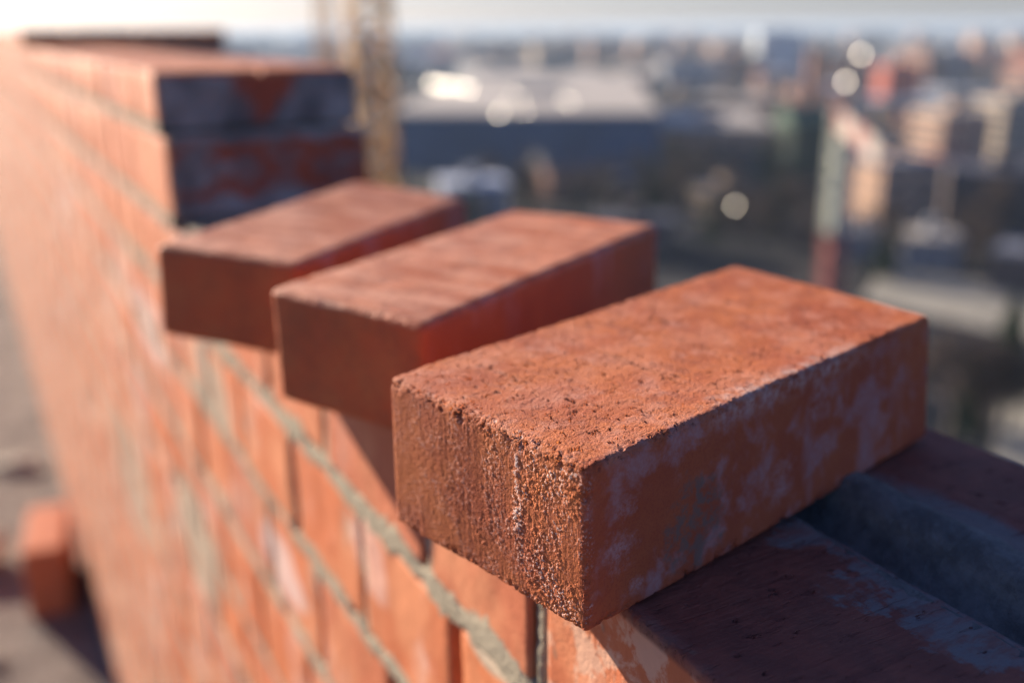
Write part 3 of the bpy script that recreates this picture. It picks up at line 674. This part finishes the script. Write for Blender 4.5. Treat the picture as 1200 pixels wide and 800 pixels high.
# yellow mast
P = from_col(436, 120, 52); az = math.atan2(P[1], P[0])-math.pi/2
yc = empty('tower_crane', (P[0], P[1], G), az+.25); tag(yc, 'ochre yellow lattice mast standing behind the raised end of the brick wall', 'crane')
V, Fc = lattice(1.8, -G+14, 1.3, .10, .08); mesh('mast', V, Fc, M_YEL, yc)
V, Fc = [], []
for z in (38.9, 40.2):
    for q in (((-2.9, -.9, z), (1.0, -.9, z)), ((-2.9, .9, z), (1.0, .9, z)), ((-2.9, -.9, z), (-2.9, .9, z))): bar(V, Fc, *q, .09)
for x in np.linspace(-2.9, 1., 9): bar(V, Fc, (x, -.9, 38.9), (x, .9, 38.9), .10); bar(V, Fc, (x, -.9, 38.9), (x, -.9, 40.2), .04)
mesh('platform', V, Fc, M_YEL, yc)
V, Fc = lattice(.6, 16, .7, .035, .025); V = [v+np.array([-2.2, 0, 38.9]) for v in V]; mesh('ladder_mast', V, Fc, M_YEL, yc)
# grey-green mast with red base
P = from_col(984, 200, 120); az = math.atan2(P[1], P[0])-math.pi/2
gc = empty('tower_crane', (P[0], P[1], G), az+.1); tag(gc, 'grey green crane mast with a red base and a red and white jib', 'crane')
def zat(v, D=120): d = ray(984, v); return d[2]*D/math.hypot(d[0], d[1])-G
V, Fc = lattice(2.3, zat(272), 2.3, .14, .09); V2, F2 = [], []
z0 = zat(272); z1 = zat(128)
V = [v*np.array([1, 1, 1]) for v in V]; mesh('mast_base', V, Fc, M_REDP, gc)
turn = R(285)-gc.rotation_euler.z
o_ = local_box('mast_base_panel', -.95, .95, -.95, .95, 0, z0, M_REDP, gc); o_.rotation_euler = (0, 0, turn)
Vt, Ft = lattice(2.4, z1-z0, 2.4, .14, .09); Vt = [v+np.array([0, 0, z0+.01]) for v in Vt]; mesh('mast', Vt, Ft, M_GG, gc)
o_ = local_box('mast_panel', -1.0, 1.0, -1.0, 1.0, z0+.02, z1, M_GG, gc); o_.rotation_euler = (0, 0, turn)
Vt, Ft = lattice(1.6, zat(60)-z1, 1.6, .16, .1); Vt = [v+np.array([.6, 0, z1+.02]) for v in Vt]; mesh('mast_head', Vt, Ft, M_WHP, gc)
V, Fc = [], []
for k in range(4):
    t0, t1 = k/4, (k+1)/4; jl = 8.6
    zA, zB = zat(134), zat(174, 114); zz_ = lambda t: zA+(zB-zA)*t
    Vj = [(x, y, zz_(t)+dz) for dz in (-1.2, 1.2) for x, y, t in ((jl*t0, -1.5, t0), (jl*t1, -1.5, t1), (jl*t1, -.9, t1), (jl*t0, -.9, t0))]
    o_ = mesh('jib_section', Vj, [[3, 2, 1, 0], [4, 5, 6, 7], [0, 1, 5, 4], [1, 2, 6, 5], [2, 3, 7, 6], [3, 0, 4, 7]], (M_REDP, M_WHP, M_REDP, M_WHP)[k], gc); o_.rotation_euler = (0, 0, turn)
# bright glints: polished fittings and roof lights that mirror the low sun
SUN_AZ, SUN_EL = R(136.8), R(15.8)
S = np.array([math.cos(SUN_AZ)*math.cos(SUN_EL), math.sin(SUN_AZ)*math.cos(SUN_EL), math.sin(SUN_EL)])
s = NT('polished_metal'); M_POL = s.fin((.92, .90, .84), .55, .5, 1.0)
def glint(P, size, name, label, cat, group):
    P = np.array(P); v = -P/np.linalg.norm(P); n = v+S; n /= np.linalg.norm(n)
    q = Vector(n).to_track_quat('Z', 'Y'); t = .12*size
    V = [(x*size/2, y*size/2, z) for z in (-t, 0) for x, y in ((-1, -1), (1, -1), (1, 1), (-1, 1))]
    o = mesh(name, V, [[3, 2, 1, 0], [4, 5, 6, 7], [0, 1, 5, 4], [1, 2, 6, 5], [2, 3, 7, 6], [3, 0, 4, 7]], M_POL)
    o.rotation_mode = 'QUATERNION'; o.rotation_quaternion = q; o.location = tuple(P); tag(o, label, cat, group); return o
def roof_point(u, v, z): return on_z(u, v, z)
zr = -24.0
for i, (u, v) in enumerate(((506, 98), (514, 100), (522, 101), (529, 101), (536, 103), (543, 105), (549, 106))):
    glint(roof_point(u, v, zr), 2.0, 'roof_light', 'glass roof light mirroring the sun in the bright cluster on the blue warehouse roof', 'roof light', 'roof lights shining in one cluster on the warehouse roof')
for i, (u, v) in enumerate(((601, 112), (610, 116), (660, 118), (668, 122), (585, 133), (614, 132))):
    glint(roof_point(u, v, zr), 1.15, 'roof_light', 'fainter roof light right of the bright cluster on the blue warehouse roof', 'roof light', 'faint roof lights on the warehouse roof')
for u, v, lb in ((1009, 64, 'upper of two shining lamps beside the top of the grey crane mast'), (991, 96, 'lower of two shining lamps beside the top of the grey crane mast')):
    g_ = glint(from_col(u, v, 112), .42, 'floodlight', lb, 'lamp', None)
Rz = Matrix.Rotation(-gc.rotation_euler.z, 3, 'Z')
for u, v in ((1009, 64), (991, 96)):      # arms that carry the two lamps out from the mast head
    L_ = Rz @ (Vector(from_col(u, v, 112))-Vector(gc.location)); V, Fc = [], []
    n_ = Vector(-from_col(u, v, 112)).normalized()+Vector(S); n_.normalize(); L_ = L_-(Rz @ n_)*.12
    bar(V, Fc, (.6, -.5, min(L_.z, zat(62))), tuple(L_), .05); mesh('lamp_arm', V, Fc, M_GG, gc)
glint(on_z(861, 241, G+8), .62, 'roof_light', 'lone roof light shining on the small tan hut', 'roof light', None)
glint(on_z(483, 232, G+5), .6, 'roof_light', 'faint shining roof light just above the far loose brick', 'roof light', None)

# ------------------------------------------------------------------ hills
V = []; Fc = []; n = 160
for i in range(n+1):
    a = R(-60)+R(130)*i/n; h = 20+22*(vnoise(np.array([[a*6, 0, 0]]), 1, 3)[0]+1)
    for r_, z_ in ((8000, G-1), (8600, G+h), (10500, G+h*1.1), (11500, G-1)): V.append((r_*math.sin(a), r_*math.cos(a), z_))
for i in range(n):
    for k in range(3): a = i*4+k; Fc.append([a, a+4, a+5, a+1])
tag(mesh('hills', V, Fc, plain('wooded_hills', (.06, .07, .06), .95, .2, .002), smooth=True), kind='structure')

# ------------------------------------------------------------------ haze
s = NT('haze_air'); s.t.nodes.remove(s.b); vol = s.t.nodes.new('ShaderNodeVolumePrincipled'); vol.inputs['Color'].default_value = (.66, .83, 1, 1); vol.inputs['Density'].default_value = .00015; vol.inputs['Anisotropy'].default_value = .2
s.t.links.new(vol.outputs[0], s.out.inputs['Volume'])
V = [(x, y, z) for z in (G-2, 20) for x, y in ((-14500, -14500), (14500, -14500), (14500, 14500), (-14500, 14500))]
hz = mesh('haze', V, [[3, 2, 1, 0], [4, 5, 6, 7], [0, 1, 5, 4], [1, 2, 6, 5], [2, 3, 7, 6], [3, 0, 4, 7]], s.m); tag(hz, kind='stuff')

# ------------------------------------------------------------------ light
w = bpy.data.worlds.new('World'); sc.world = w; w.use_nodes = True; nt = w.node_tree; bg = nt.nodes['Background']
sky = nt.nodes.new('ShaderNodeTexSky'); sky.sky_type = 'NISHITA'; sky.sun_disc = False; sky.sun_elevation = SUN_EL; sky.sun_rotation = math.pi/2-SUN_AZ
sky.altitude = 100; sky.air_density = 1.0; sky.dust_density = .6; sky.ozone_density = 2.0
tint = nt.nodes.new('ShaderNodeMix'); tint.data_type = 'RGBA'; tint.blend_type = 'MULTIPLY'; tint.inputs[0].default_value = 1; tint.inputs[7].default_value = (.88, .93, 1.42, 1)
nt.links.new(sky.outputs[0], tint.inputs[6]); nt.links.new(tint.outputs[2], bg.inputs[0]); bg.inputs[1].default_value = .05
ld = bpy.data.lights.new('sun', 'SUN'); ld.energy = 5.0; ld.angle = R(.53); ld.color = (1, .85, .68)
lo = bpy.data.objects.new('sun', ld); COL.objects.link(lo); lo.rotation_mode = 'QUATERNION'; lo.rotation_quaternion = Vector(S).to_track_quat('Z', 'Y'); lo.location = tuple(S*50)
vs = sc.view_settings; vs.view_transform = 'Standard'; vs.look = 'None'; vs.exposure = 1.15; vs.gamma = 1; vs.use_curve_mapping = False
sc.cycles.use_denoising = True; sc.cycles.max_bounces = 8; sc.cycles.volume_step_rate = 10
